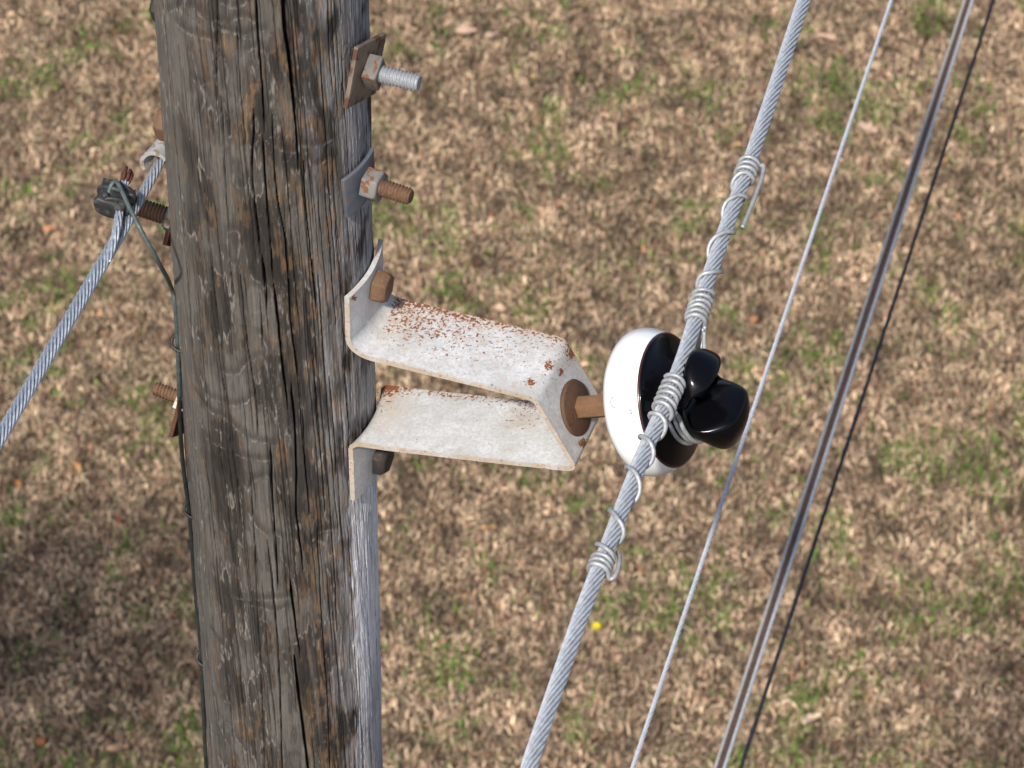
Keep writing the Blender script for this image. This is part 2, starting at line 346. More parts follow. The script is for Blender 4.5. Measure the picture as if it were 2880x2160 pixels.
# fallen leaves, each a thing of its own
def leaf_geo(L, wd, curl, lobes, seed):
    r = random.Random(seed); n, k = 13, 7; v = []
    for i in range(n):
        t = i/(n - 1); hw = wd*.5*(sin(pi*t**.85)**.8 + .02)*(1 + lobes*sin(t*pi*5)*.35)
        for j in range(k):
            q = j/(k - 1)*2 - 1
            v.append((L*(t - .5), hw*q, .008 + curl*(q*q)*.9*hw + .25*L*curl*(t - .5)**2*4*.4 + r.uniform(-1, 1)*.0012 + .004*sin(t*7 + q*2 + seed)))
    return np.array(v), [tuple(q) for q in grid_faces(n, k, False)]
def leaf_mat(i, c):
    m = material('dead_leaf_%d' % i, c, .75, 0, .3); n = N(m)
    n.col(n.mix(n.ramp(n.noise(45, 4), [(.35, (0, 0, 0)), (.7, (1, 1, 1))]), c, tuple(x*.7 for x in c))); return m
LEAF = [  # photo x, y, length, width, heading, curl, lobes, colour, label
    (2325, 112, .085, .045, -.5, .5, .2, (.55, .37, .26), 'pale pink-tan fallen leaf near the top edge beside the thick stranded cable'),
    (2440, 370, .10, .050, -.7, .7, .8, (.52, .36, .27), 'two-lobed pinkish fallen leaf just right of the thin pale wire'),
    (1405, 872, .060, .032, -.2, .4, .2, (.58, .40, .26), 'tan fallen leaf on the ground just above the bracket arm'),
    (1312, 98, .10, .065, .2, .6, .6, (.56, .38, .27), 'broad salmon-coloured leaf right of the uppermost bolt'),
    (1385, 105, .07, .035, .5, .6, .6, (.52, .37, .27), 'narrower salmon leaf touching the broad one near the top'),
    (1505, 222, .034, .020, -.6, .3, .0, (.66, .46, .17), 'small bright yellow leaf in the upper middle of the lawn'),
    (2280, 2028, .085, .030, .6, .7, .9, (.62, .48, .33), 'ragged cream-coloured leaf at the lower right, right of the black wire'),
    (2696, 1955, .040, .022, 1.4, .5, .2, (.60, .45, .32), 'pale oval leaf alone near the bottom right corner'),
    (218, 1318, .060, .022, -.9, .4, .2, (.50, .27, .12), 'orange-tan narrow leaf below the left-hand cable'),
    (53, 1367, .050, .020, -1.0, .4, .2, (.45, .20, .07), 'orange-brown leaf close to the left edge of the picture'),
    (33, 46, .045, .028, -.7, .4, .2, (.62, .44, .26), 'cream-orange leaf in the top left corner'),
    (140, 647, .055, .028, .1, .4, .3, (.48, .23, .11), 'reddish-orange leaf above the left-hand stranded cable'),
    (1376, 1489, .050, .018, -.05, .4, .2, (.55, .29, .12), 'slim orange leaf below the bracket on the lawn'),
    (2072, 412, .040, .026, .3, .4, .2, (.56, .33, .16), 'orange leaf beside the topmost tie wire coil'),
    (2122, 905, .045, .028, 1.2, .4, .3, (.45, .20, .10), 'rust-red leaf to the right of the black insulator head'),
    (1342, 745, .060, .040, 1.2, .6, .3, (.10, .05, .03), 'dark brown curled leaf above the bracket arm'),
    (118, 2090, .040, .028, .7, .5, .2, (.33, .12, .05), 'red-brown leaf in the shade at the bottom left'),
    (330, 2112, .080, .030, .1, .5, .5, (.50, .30, .17), 'tan leaf at the edge of the shade near the bottom left'),
    (332, 1465, .035, .024, 1.4, .5, .2, (.25, .08, .04), 'small maroon leaf in the shade left of the pole'),
]
for i, (x, y, L, wd_, hd, cu, lo, c, lb) in enumerate(LEAF):
    p = at_z(x, y, .03); v, f = leaf_geo(L, wd_, cu, lo, i)
    R = np.array(Matrix.Rotation(hd, 3, 'Z') @ Matrix.Rotation(random.uniform(-.25, .25), 3, 'X') @ Matrix.Rotation(random.uniform(-.2, .2), 3, 'Y'))
    tag(obj('fallen_leaf', (v @ R.T + p, f), leaf_mat(i, c), origin=(p[0], p[1], .02), sharp=None), lb, 'leaf', 'fallen leaves on the lawn')
# dandelion
p = at_z(1677, 1763, .05); t = thing('dandelion', (p[0], p[1], 0), 'bright yellow dandelion flower in the grass left of the lower stranded cable', 'flower')
M['yellow'] = material('yellow_petals', (.80, .62, .02), .6); M['stem'] = material('green_stem', (.12, .2, .05), .6)
pet = []
for ring, (nn, r, tilt) in enumerate(((18, .0165, .25), (14, .012, .6), (9, .007, 1.0))):
    for k in range(nn):
        a = 2*pi*k/nn + ring*.3; d = V3(cos(a), sin(a), 0); q = V3(-sin(a), cos(a), 0); tip = p + d*r*cos(tilt*.6) + Z*(r*sin(tilt) + .001*ring)
        pet.append(([p - q*.0008, p + q*.0008, tip + q*.0018, tip - q*.0018], [(0, 1, 2, 3)]))
obj('petals', join(*pet), M['yellow'], t, smooth=False)
obj('stem', tube([p*[1, 1, 0], p*[1, 1, .5] + V3(.002, 0, 0), p - Z*.001], .0018, 6), M['stem'], t)

# ------------------------------------------------------------------ shade tree, left of the view
tb = V3(-2.39, 2.57, 0); t = thing('shade_tree', tb, 'small leafy tree standing left of the pole and shading the lawn', 'tree')
M['bark'] = material('tree_bark', (.10, .075, .055), .9); n = N(M['bark']); n.bump(n.noise(30, 5), .8, .02)
M['leafy'] = material('tree_leaves', (.07, .11, .03), .6)
trunk = spline([tb, tb + V3(.04, 0, 1.2), tb + V3(-.03, .05, 2.2), tb + V3(.03, 0, 3.3)], 24); geos = [tube(trunk, np.linspace(.07, .025, 24), 12)]
for k in range(9):
    a = k*2.4; b = trunk[12 + k]; e = b + V3(cos(a)*.55, sin(a)*.55, .35 + .02*k); geos.append(tube(spline([b, (b + e)/2 + V3(0, 0, .12), e], 10), np.linspace(.025, .008, 10), 7))
obj('trunk', join(*geos), M['bark'], t)
nl = 4800; q = RNG.normal(size=(nl, 3)); q /= np.linalg.norm(q, axis=1)[:, None]; q *= (RNG.uniform(0, 1, nl)**(1/2.4))[:, None]
q = q*np.array([1.05, .64, .60])*(1 + .25*fbm(q[:, 0]*2 + q[:, 2], q[:, 1]*2, 2, 3))[:, None] + tb + V3(0, 0, 3.2)
a1 = RNG.normal(size=(nl, 3)); a1 /= np.linalg.norm(a1, axis=1)[:, None]; a2 = np.cross(a1, RNG.normal(size=(nl, 3))); a2 /= np.linalg.norm(a2, axis=1)[:, None]
v = np.stack([q - a1*.027, q + a2*.014, q + a1*.027, q - a2*.014], 1).reshape(-1, 3)
obj('crown', (v, (np.arange(nl)*4)[:, None] + np.arange(4)), M['leafy'], t, smooth=False)

# ------------------------------------------------------------------ pole
def P(*pts): return [on_pole(x, y) for x, y in pts]
CRACKS = [  # polyline in the photo's pixels on the pole surface, half width (px) at start and end, depth (mm)
    ([(801,-40),(801,72),(816,163),(823,235),(832,325),(837,416),(841,481)], 8, 2.2, 16), ([(718,-40),(727,127),(736,217),(742,307),(743,380)], 3.2, 1.6, 9),
    ([(738,383),(745,470),(752,600),(764,720),(769,800)], 2.6, 1.5, 8), ([(606,-40),(613,72),(608,163),(610,289)], 2.6, 1.5, 7), ([(619,271),(628,398),(631,488),(640,600),(648,770),(661,846)], 3.0, 1.3, 8),
    ([(921,-40),(928,145),(939,253)], 1.6, 1, 4), ([(903,145),(913,325),(922,452),(924,506),(936,640),(944,760)], 2.0, 1.2, 6), ([(667,65),(669,181),(682,325),(693,434)], 1.8, 1.2, 5),
    ([(713,307),(714,416),(704,452),(711,524),(719,600),(729,694),(733,727)], 2.2, 3.0, 8), ([(735,719),(746,788),(750,835),(750,875)], 4.2, 1.2, 11), ([(730,831),(735,907),(740,983)], 1.8, 1.2, 5),
    ([(767,325),(770,470),(787,600),(800,650),(811,752),(816,882),(827,976),(842,1063)], 1.6, 2.0, 6), ([(854,452),(859,542),(863,600),(872,690),(881,781),(889,850),(890,875)], 2.4, 2.2, 9),
    ([(769,802),(778,860),(787,954),(798,1052),(807,1113),(811,1153)], 3.8, 1.6, 11), ([(818,1077),(823,1124),(831,1200),(835,1320),(833,1440),(845,1530),(855,1605)], 3.6, 2.4, 10),
    ([(814,1631),(827,1718),(840,1817),(847,1856)], 4.0, 1.5, 10), ([(827,1843),(840,1947),(868,2160),(872,2200)], 4.6, 4.2, 13), ([(894,774),(901,853),(910,962),(916,1027)], 2.2, 1.4, 7),
    ([(926,1060),(932,1106),(939,1200),(948,1330)], 1.8, 1.2, 5), ([(674,774),(683,868),(693,962),(708,1052),(717,1106),(726,1230)], 2.6, 1.5, 8), ([(552,600),(565,672),(578,774),(585,853)], 2.4, 1.6, 6),
    ([(589,803),(596,889),(607,962),(619,1052),(639,1142),(652,1260)], 3.0, 1.8, 8), ([(529,611),(538,752),(549,882),(558,991),(569,1088)], 2.0, 1.2, 5), ([(497,126),(505,250),(512,325)], 2.2, 1.4, 5),
    ([(516,72),(530,235),(545,343),(552,434),(560,560)], 2.2, 1.6, 6), ([(455,60),(462,250),(478,430),(488,600)], 1.6, 1.4, 4), ([(612,1180),(624,1290),(637,1400),(650,1530),(659,1620)], 2.6, 1.8, 8),
    ([(652,1240),(671,1400),(675,1480)], 2.0, 1.4, 5), ([(760,1250),(768,1440),(778,1560),(782,1666)], 2.6, 1.8, 8), ([(750,1520),(762,1600),(780,1800),(788,1960),(795,2200)], 2.2, 2.0, 7),
    ([(647,1683),(671,1856),(682,1982),(697,2160),(700,2200)], 2.4, 2.2, 7), ([(714,1540),(720,1680),(732,1860),(745,2180)], 1.5, 1.2, 4), ([(590,1300),(600,1480),(628,1700),(640,1880)], 1.6, 1.2, 4),
    ([(705,1330),(713,1500),(725,1660)], 2.0, 1.4, 6), ([(930,1440),(944,1640),(950,1780)], 1.8, 1.3, 5), ([(893,1480),(903,1700),(922,1960),(930,2190)], 1.6, 1.3, 5), ([(980,1480),(990,1700),(1010,2000),(1015,2190)], 1.4, 1.2, 4),
    ([(1040,1440),(1050,1600),(1055,1800)], 1.6, 1.0, 3), ([(505,25),(545,55),(605,88)], 2.2, 1.6, 5), ([(945,620),(955,760),(960,830)], 1.6, 1.2, 5), ([(1020,560),(1035,640),(1030,720)], 2.6, 1.4, 6),
    ([(850,1150),(862,1330),(872,1450)], 1.8, 1.2, 5), ([(880,980),(893,1130),(905,1290),(915,1440)], 1.8, 1.2, 5), ([(970,1050),(985,1250),(992,1420)], 1.6, 1.2, 5), ([(540,1100),(552,1280),(566,1420)], 1.8, 1.2, 4)]
RIDGES = [  # pale worn edges of the outer wood layers
    [(545,1110),(590,1160),(640,1185),(700,1235),(770,1255)], [(620,1050),(650,1058),(672,1052),(690,1030),(735,1005),(752,1040),(760,1090),(775,1150),(778,1200)], [(612,1130),(650,1145),(690,1138),(708,1120)],
    [(606,58),(640,72),(665,56),(692,52),(718,64)], [(620,10),(660,25),(700,5)], [(560,40),(600,75),(660,95),(690,110)], [(850,40),(862,130),(868,220),(880,290),(905,340)],
    [(655,1682),(700,1692),(740,1690),(812,1683)], [(690,1705),(740,1712),(775,1722),(808,1712)], [(735,1755),(742,1800),(735,1835),(720,1850),(745,1880),(756,1930)], [(775,1505),(790,1515),(790,1560),(810,1600),(830,1650)],
    [(590,1780),(625,1820),(650,1850)], [(640,1900),(648,1960),(655,2060),(690,2120)], [(545,230),(560,245),(590,235)], [(845,405),(865,415),(900,412),(935,395)], [(790,425),(815,432),(830,430)], [(700,1445),(720,1480),(750,1510)],
    [(470,40),(520,20),(580,45),(620,85),(680,100),(740,90)], [(500,75),(540,100),(590,110)], [(690,150),(720,140),(750,160),(760,210)], [(560,240),(575,280),(560,330)], [(620,160),(640,200),(632,260)],
    [(655,470),(660,520),(690,530),(700,500)], [(860,430),(880,470),(920,450)], [(730,940),(750,980),(745,1020)], [(585,1235),(640,1262),(700,1290),(760,1300)], [(600,1200),(640,1225)], [(560,1060),(575,1110),(600,1130)],
    [(700,1380),(720,1350),(760,1345),(790,1390)], [(620,1440),(640,1500),(680,1540)], [(870,1540),(900,1500),(950,1490)], [(920,1600),(940,1650),(935,1720)], [(960,1900),(970,1980),(985,2060)], [(600,1960),(615,2040),(640,2100)],
    [(640,660),(645,730),(665,745),(672,660),(640,655)], [(930,1640),(945,1700),(960,1760),(958,1850)]]
cols_f = np.radians(np.arange(-100, 100.01, .42)); cols_b = np.radians(np.arange(103, 258, 3.5)); cols = np.concatenate([cols_f, cols_b])
rows = np.concatenate([np.arange(0, 5.7, .05), np.arange(5.7, 7.26, .0016), np.arange(7.26, 7.9, .01)])
PH, ZZ = np.meshgrid(cols, rows); U = PH*PR
gx = U + .038*(ZZ - 6.45)                                             # the grain spirals slightly
h = np.zeros_like(U); crk = np.zeros_like(U)
pxm = PR/278.
def carve(us, zs, w0, w1, dep):
    global h, crk
    o = np.argsort(zs); us = np.array(us)[o]; zs = np.array(zs)[o]; ws = np.interp(zs, [zs[0], zs[-1]], [w1, w0])
    r0, r1 = np.searchsorted(rows, zs[0]), np.searchsorted(rows, zs[-1])
    if r1 - r0 < 2: return
    zz = rows[r0:r1]; uc = np.interp(zz, zs, us); kw = min(31, len(uc)//2*2 - 1); uc = np.convolve(np.pad(uc, kw//2, 'edge'), np.ones(kw)/kw, 'valid') if kw > 2 else uc; uc = uc + .0004*perlin(zz*45, zz*0 + us[0]*900, 4); ww = np.interp(zz, zs, ws)*pxm
    e = np.minimum(1, np.minimum(zz - zs[0], zs[-1] - zz)/.02)
    ww = ww*(.35 + .65*np.clip(e, 0, 1))*(1 + .35*perlin(zz*30, zz*0 + us[0]*300, 6)); 
    cc = slice(0, len(cols_f)); du = np.abs(U[r0:r1, cc] - uc[:, None])
    k = np.exp(-(du/np.maximum(ww[:, None]*1.05, .0006))**4)*(.3 + .7*np.clip(e, 0, 1))[:, None]
    h[r0:r1, cc] -= k*dep*.001; crk[r0:r1, cc] = np.maximum(crk[r0:r1, cc], k)
for pts, w0, w1, dep in CRACKS:
    q = P(*pts); carve([a for a, b in q], [b for a, b in q], w0*.82, w1*.82, dep)
rr = random.Random(5)
for k in range(80):                                                  # the many finer drying checks
    u0 = rr.uniform(-1.7, 1.7)*PR; z0 = rr.uniform(5.6, 7.2); L = rr.uniform(.06, .4); zs = np.linspace(z0, z0 + L, 6)
    carve(u0 - .038*(zs - z0) + np.array([rr.uniform(-.0012, .0012) for _ in zs]), zs, rr.uniform(.7, 1.2), rr.uniform(.5, 1.0), rr.uniform(1.0, 2.6))
for k in range(170):                                                  # hairline checks
    u0 = rr.uniform(-1.6, 1.6)*PR; z0 = rr.uniform(5.6, 7.15); zs = np.linspace(z0, z0 + rr.uniform(.05, .25), 5)
    carve(u0 - .038*(zs - z0) + np.array([rr.uniform(-.0006, .0006) for _ in zs]), zs, .55, .4, .9)
rid = np.zeros_like(U); ridd = np.zeros_like(U)
for r in RIDGES:
    q = spline([(a, b, 0) for a, b in P(*r)], 60)[:, :2]
    lo, hi = q.min(0) - .016, q.max(0) + .018
    i0, i1 = np.searchsorted(rows, lo[1]), np.searchsorted(rows, hi[1]); j0, j1 = np.searchsorted(cols_f, lo[0]/PR), np.searchsorted(cols_f, hi[0]/PR)
    if i1 <= i0 or j1 <= j0: continue
    uu, zz = U[i0:i1, j0:j1], ZZ[i0:i1, j0:j1]
    jag = .0022*perlin(uu*420, zz*30, 9)
    dd = np.min(np.hypot(uu[..., None] - q[:, 0], (zz + jag)[..., None] - q[:, 1]), -1)
    up_ = np.min(np.hypot(uu[..., None] - q[:, 0], (zz + jag - .007)[..., None] - q[:, 1]), -1); ridd[i0:i1, j0:j1] = np.maximum(ridd[i0:i1, j0:j1], np.exp(-(up_/.006)**2)*(dd > .0012))
    k = np.exp(-(dd/(.0010 + .0007*perlin(uu*90, zz*60, 14)).clip(.0005, .002))**2)*(.35 + 1.3*perlin(uu*150, zz*70, 12)).clip(0, 1); rid[i0:i1, j0:j1] = np.maximum(rid[i0:i1, j0:j1], k)
# growth-ring terraces worn through the outer layers
tt = fbm(gx*17, ZZ*6.5, 3, 31) * 1.0 + .16*perlin(gx*240, ZZ*16, 33) + .10*perlin(gx*600, ZZ*45, 34)
lv = tt*4.2; fr = lv - np.floor(lv)
patch = sst(-.15, .35, fbm(gx*9, ZZ*3.0, 2, 41))
h += .0005*np.floor(lv) + .0004*fbm(gx*330, ZZ*7, 3, 51) + .0012*fbm(gx*22, ZZ*2.2, 2, 55)
streak = .6*fbm(gx*260, ZZ*6, 4, 61) + .6*fbm(gx*640, ZZ*11, 2, 60); streak2 = fbm(gx*85, ZZ*3.4, 3, 62); blot = fbm(gx*24, ZZ*8, 4, 63); blot2 = fbm(gx*45, ZZ*14, 4, 64)
def mixc(c, d, k): k = np.clip(k, 0, 1)[..., None]; return c*(1 - k) + np.array(d)*k
b1 = fbm(gx*20, ZZ*8.5, 4, 63) + .16*perlin(gx*230, ZZ*15, 65) + .07*perlin(gx*520, ZZ*60, 66); b2 = fbm(gx*48, ZZ*17, 4, 67) + .2*perlin(gx*300, ZZ*22, 68)
deg = np.degrees(PH); e1 = np.exp(-((b1 - .05)/.030)**2)
c = np.zeros(U.shape + (3,)) + np.array([.074, .065, .057])
c = mixc(c, (.034, .028, .024), sst(-.01, .07, b1)*.8)
c = mixc(c, (.022, .019, .018), sst(.22, .30, b1)*.6)
c = mixc(c, (.14, .128, .112), sst(-.10, -.22, b1)*.6)
c = mixc(c, (.13, .12, .108), sst(.05, .5, streak2)*.5)
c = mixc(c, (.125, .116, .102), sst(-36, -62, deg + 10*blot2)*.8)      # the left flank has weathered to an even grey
c = mixc(c, (.22, .13, .062), sst(.18, .36, b2)*.42*patch + e1*sst(-.1, .2, b2)*.45)
c = mixc(c, (.36, .33, .29), e1*sst(.05, -.2, b2)*.55)
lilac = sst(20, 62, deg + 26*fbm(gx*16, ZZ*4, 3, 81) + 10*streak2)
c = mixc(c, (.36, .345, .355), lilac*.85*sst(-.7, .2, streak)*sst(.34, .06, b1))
runoff = sst(47, 50, deg + 4*perlin(gx*300, ZZ*25, 84)*1.2)*sst(6.36, 6.33, ZZ)*sst(5.7, 6.15, ZZ)   # bleached where water drips off the zinc bracket
c = mixc(c, (.80, .78, .80), runoff*.92*sst(-.9, .0, streak))
fl = fbm(gx*120, ZZ*26, 3, 72) + .25*perlin(gx*420, ZZ*40, 73)
c = mixc(c, (.26, .15, .068), sst(.10, .22, fl)*sst(5, 25, deg)*sst(62, 45, deg)*.36)
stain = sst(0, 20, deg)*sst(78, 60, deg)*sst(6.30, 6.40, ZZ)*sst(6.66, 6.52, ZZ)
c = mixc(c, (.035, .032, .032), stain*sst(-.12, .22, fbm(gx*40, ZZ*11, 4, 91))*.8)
c = mixc(c, (.30, .28, .25), np.exp(-((fr - .02)/.055)**2)*.35*patch*sst(-.2, .35, fbm(gx*35, ZZ*12, 2, 95)))
c = mixc(c, (.035, .030, .028), ridd*.55)
c = mixc(c, (.42, .40, .37), rid*.36)
c *= (1 + .46*streak)[..., None].clip(.6, 1.5)
c = mixc(c, (.012, .010, .009), crk**1.2*.92)
h += .0009*rid
swell = .0025*np.exp(-((deg + 32)/16)**2 - ((ZZ - 7.03)/.05)**2) + .003*np.exp(-((deg + 30)/22)**2 - ((ZZ - 6.44)/.05)**2)
Rr = PR + np.where(ZZ < 5.7, .0012*0, 0) + h + swell + .0012*np.sin(PH*2 + 1) - .001
v = np.stack([Rr*np.sin(PH), -Rr*np.cos(PH), ZZ], -1).reshape(-1, 3)
nc = len(cols); F_ = grid_faces(len(rows), nc)
top = len(v); v = np.concatenate([v, [[0, 0, 7.915]]])
tri = np.array([[top - nc + k, top - nc + (k + 1) % nc, top, top] for k in range(nc)])
me = mesh_np('utility_pole', v, F_)
bm = bmesh.new(); bm.from_mesh(me); bm.verts.ensure_lookup_table(); 
for k in range(nc): bm.faces.new((bm.verts[top - nc + k], bm.verts[top - nc + (k + 1) % nc], bm.verts[top]))
bm.to_mesh(me); bm.free()
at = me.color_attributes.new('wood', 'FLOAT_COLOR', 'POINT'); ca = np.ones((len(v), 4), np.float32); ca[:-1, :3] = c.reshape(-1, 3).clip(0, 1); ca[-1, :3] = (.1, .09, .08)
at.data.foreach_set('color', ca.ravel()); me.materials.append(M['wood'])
pole = bpy.data.objects.new('utility_pole', me); COL.objects.link(pole)
tag(pole, 'thick weathered grey-brown wooden utility pole with long drying cracks', 'utility pole')

# ------------------------------------------------------------------ stand-off bracket
def fillet(pts, rad, seg=8):
    out = [np.array(pts[0])]; lab = [0]
    for i in range(1, len(pts) - 1):
        a, b, c_ = map(np.array, (pts[i-1], pts[i], pts[i+1])); u, w = unit(a - b), unit(c_ - b); ang = acos(np.clip(u @ w, -1, 1))
        t = rad[i-1]/tan(ang/2); cen = b + unit(u + w)*rad[i-1]/sin(ang/2); p0, p1 = b + u*t, b + w*t
        a0, a1 = atan2(*(p0 - cen)[::-1]), atan2(*(p1 - cen)[::-1]); da = (a1 - a0 + pi) % (2*pi) - pi
        for k in range(seg + 1): out.append(cen + rad[i-1]*np.array([cos(a0 + da*k/seg), sin(a0 + da*k/seg)]))
    out.append(np.array(pts[-1])); return np.array(out)
prof = fillet([(.1135, 6.661), (.1135, 6.5775), (.3165, 6.5815), (.3665, 6.4905), (.1135, 6.4375), (.1145, 6.347)], [.022, .013, .008, .012])
s = np.concatenate([[0], np.cumsum(np.linalg.norm(np.diff(prof, axis=0), axis=1))])
q = np.unique(np.concatenate([s, np.linspace(0, s[-1], 190)])); prof = np.stack([np.interp(q, s, prof[:, k]) for k in range(2)], 1)
T2 = np.gradient(prof, axis=0); T2 /= np.linalg.norm(T2, axis=1)[:, None]; n2 = np.stack([-T2[:, 1], T2[:, 0]], 1)
ws = np.linspace(-.05, .0465, 33); ns = len(prof); thk = .0055
def strap(off):
    p = prof + n2*off; w_, i_ = np.meshgrid(ws, np.arange(ns)); d, z = p[i_, 0], p[i_, 1]
    k = 1 - sst(0, .045, d - .1135); d = d - k*(.15 - np.sqrt(.0225 - w_**2)); wob = .0006*perlin(w_*30 + i_*.03, z*20 + d*20, 2)
    return D*d[..., None] + W*w_[..., None] + Z*(z + wob)[..., None]
A_, B_ = strap(thk/2), strap(-thk/2); nw = len(ws)
loop = np.concatenate([A_, B_[:, ::-1]], 1); m2 = 2*nw
v = loop.reshape(-1, 3); f = [tuple(x) for x in grid_faces(ns, m2)] + [tuple(range(m2))[::-1], tuple(range(len(v) - m2, len(v)))]
br = thing('standoff_bracket', dwz(.11, 0, 6.347), 'white galvanised bent steel strap bracket with rust speckles, bolted to the pole', 'bracket')
o = obj('strap', (v, f), M['zinc'], br, bevel=0, sharp=32)
recalc(o)
# rust and stain densities
Wg = np.concatenate([ws, ws[::-1]])[None, :].repeat(ns, 0); Dg = np.concatenate([prof[:, 0]]).reshape(-1, 1).repeat(m2, 1); Zg = prof[:, 1].reshape(-1, 1).repeat(m2, 1)
qn = q/q[-1]; iU = (Zg > 6.56) & (Dg < .33); iL = (Zg < 6.505) & ~iU
rust = np.zeros_like(Wg) + .12
up = iU & (Dg > .125)
rust = np.where(up, .25 + .20*np.exp(-((.045 - Wg)/.007)**2) + .20*sst(-.045, .01, Wg)*sst(.34, .14, Dg) + .10*sst(-.04, .03, Wg), rust)
lowr = iL & (Dg > .115)
rust = np.where(lowr, .16 + .36*np.exp(-((.043 - Wg)/.009)**2) + .35*np.exp(-((Dg - .122)/.012)**2)*sst(-.02, .03, Wg) + .25*np.exp(-((Dg - .285)/.025)**2 - ((Wg - .02)/.02)**2), rust)
rust = np.where((Wg < -.048) | (Wg > .0445), np.maximum(rust, .32), rust)
P3 = loop
for (x, y, rad) in [(1545, 1028, .0062), (1577, 1046, .0045), (1492, 1074, .006), (1608, 992, .009), (1600, 1318, .005), (1640, 1245, .006), (1078, 1105, .006), (1060, 1155, .005), (995, 838, .004)]:
    pj = CAM; dv = P3 - CAM; dep_ = dv @ FWD; X = 1440 + FPX*(dv @ RGT)/dep_; Y = 1080 - FPX*(dv @ UPV)/dep_
    rust = np.maximum(rust, 1.05*np.exp(-((X - x)**2 + (Y - y)**2)/(rad*2600)**2)*(((n2[:, 1] > -.2)[:, None])))
stn = .25*sst(.0, .05, Wg)*iU + .5*np.exp(-((Dg - .13)/.02)**2)*sst(-.05, .02, Wg) + .35*np.exp(-((Dg - .285)/.03)**2 - ((Wg - .015)/.02)**2)*iL
stn = np.where((Wg < -.0484) | (Wg > .0449), .75, stn)
for nm, arr in (('rust', rust), ('stain', stn)):
    at = o.data.attributes.new(nm, 'FLOAT', 'POINT'); at.data.foreach_set('value', np.ascontiguousarray(arr, np.float32).ravel())
def hexbolt(d, w, z, mat, label, af=.036, hgt=.020, rot=.3, tilt=0):
    M_ = frame(dwz(d, w, z), D + Z*tilt)
    o = obj('bolt_head', xf(prism(6, af, 0, hgt, rot, .35), M_), mat, bevel=.0015, origin=dwz(d, w, z)); return tag(o, label, 'bolt')
hexbolt(.1165, .004, 6.634, M['rust_bolt'], 'brown rusted hexagonal bolt head in the upper flange of the bracket', .033, .016, .2)
hexbolt(.1165, .003, 6.371, M['dark_iron'], 'dark iron hexagonal bolt head in the lower flange of the bracket', .038, .014, .45)

# ------------------------------------------------------------------ insulator on its stud
EP = radians(25); A = D*cos(EP) + Z*sin(EP); NV = -D*sin(EP) + Z*cos(EP)
IO = dwz(.3436, 0, 6.530); MI = frame(IO, A)
ins = thing('pin_insulator', IO, 'white and black glazed porcelain pin insulator carrying the thick cable', 'insulator')
wp = [(.070, .0), (.072, .05), (.074, .064), (.078, .0715), (.085, .0775), (.092, .0797), (.100, .0793), (.108, .0772), (.1145, .0743), (.119, .0715), (.1205, .070), (.1205, .03)]
sk_ = obj('skirt', xf(lathe(wp, 96), MI), M['white'], ins, sharp=60)
hp = [(.1195, .0), (.1205, .0708), (.1215, .0712), (.1228, .0700), (.1245, .0665), (.1275, .0585), (.131, .0515), (.135, .0462), (.139, .0435), (.144, .0425), (.149, .0432), (.154, .0450), (.160, .0465)]
hp += [(.164, .0472), (.168, .0476)] + [(.171 + .0352*sin(t_)**.9, .0476*cos(t_)**.62) for t_ in np.linspace(.05, pi/2 - .012, 44)]
v, f = lathe(hp, 160); v = np.array(v)
# saddle: a channel along the line between two ears (local y = across the pole side, local z = up/inward)
def chan(v):
    x, y, z = v.T; top = sst(.150, .172, x); cap = sst(.156, .200, x)
    z = np.where(z > 0, z*(1 + .20*top), z*(1 + .36*top)); y = y*(1 - .10*top)
    g = np.exp(-(np.abs(z - .007)/.0175)**4)
    x2 = np.where(x > .158, .158 + (x - .158)*.86, x)
    x2 = x2 - g*cap*.050 - cap*.006*sst(.025, .044, np.abs(y)) - cap*.006*sst(.03, .058, np.abs(z)) - cap*.007*(z > .006)*sst(.006, .02, z)
    return np.stack([x2, y, z], 1)
v = chan(v)
M['glaze'] = material('brown_glaze_edge', (.05, .015, .012), .25)
obj('glaze_edge', xf(lathe([(.1185, .0712), (.1192, .0722), (.1204, .0722), (.1214, .0713)], 96), MI), M['glaze'], ins, sharp=None)
hd = obj('head', xf((v, f), MI), M['black'], ins, sharp=None)
# the stud with its washer and square shank
M['stud'] = worn_metal('brown_stud', (.20, .105, .05), (.145, .072, .035), (.25, .145, .08), (.10, .05, .026), .4, 300, rough=.75, bump=.4)
M['washer'] = worn_metal('dark_brown_washer', (.105, .054, .03), (.07, .034, .02), (.16, .085, .045), (.05, .026, .016), .4, 200, rough=.7)
st = obj('stud', xf(prism(6, .0235, .004, .068, .25, .02), MI), M['stud'], ins, bevel=.001)
obj('washer', xf(lathe([(.002, 0), (.002, .0305), (.0045, .0315), (.007, .0300), (.010, .020), (.012, .0)], 48), MI), M['washer'], ins, sharp=30)
# stamped print on the skirt
def skirt_r(a): return np.interp(a, [q_[0] for q_ in wp], [q_[1] for q_ in wp])
fc = bpy.data.curves.new('print', 'FONT'); fc.body = 'AR BP'; fc.size = .0055; fo = bpy.data.objects.new('print', fc); COL.objects.link(fo)
bpy.context.view_layer.update(); pm = bpy.data.meshes.new_from_object(fo.evaluated_get(bpy.context.evaluated_depsgraph_get()))
pv = np.array([x.co[:] for x in pm.vertices]); pf = [tuple(x.vertices) for x in pm.polygons]; bpy.data.objects.remove(fo); bpy.data.curves.remove(fc); bpy.data.meshes.remove(pm)
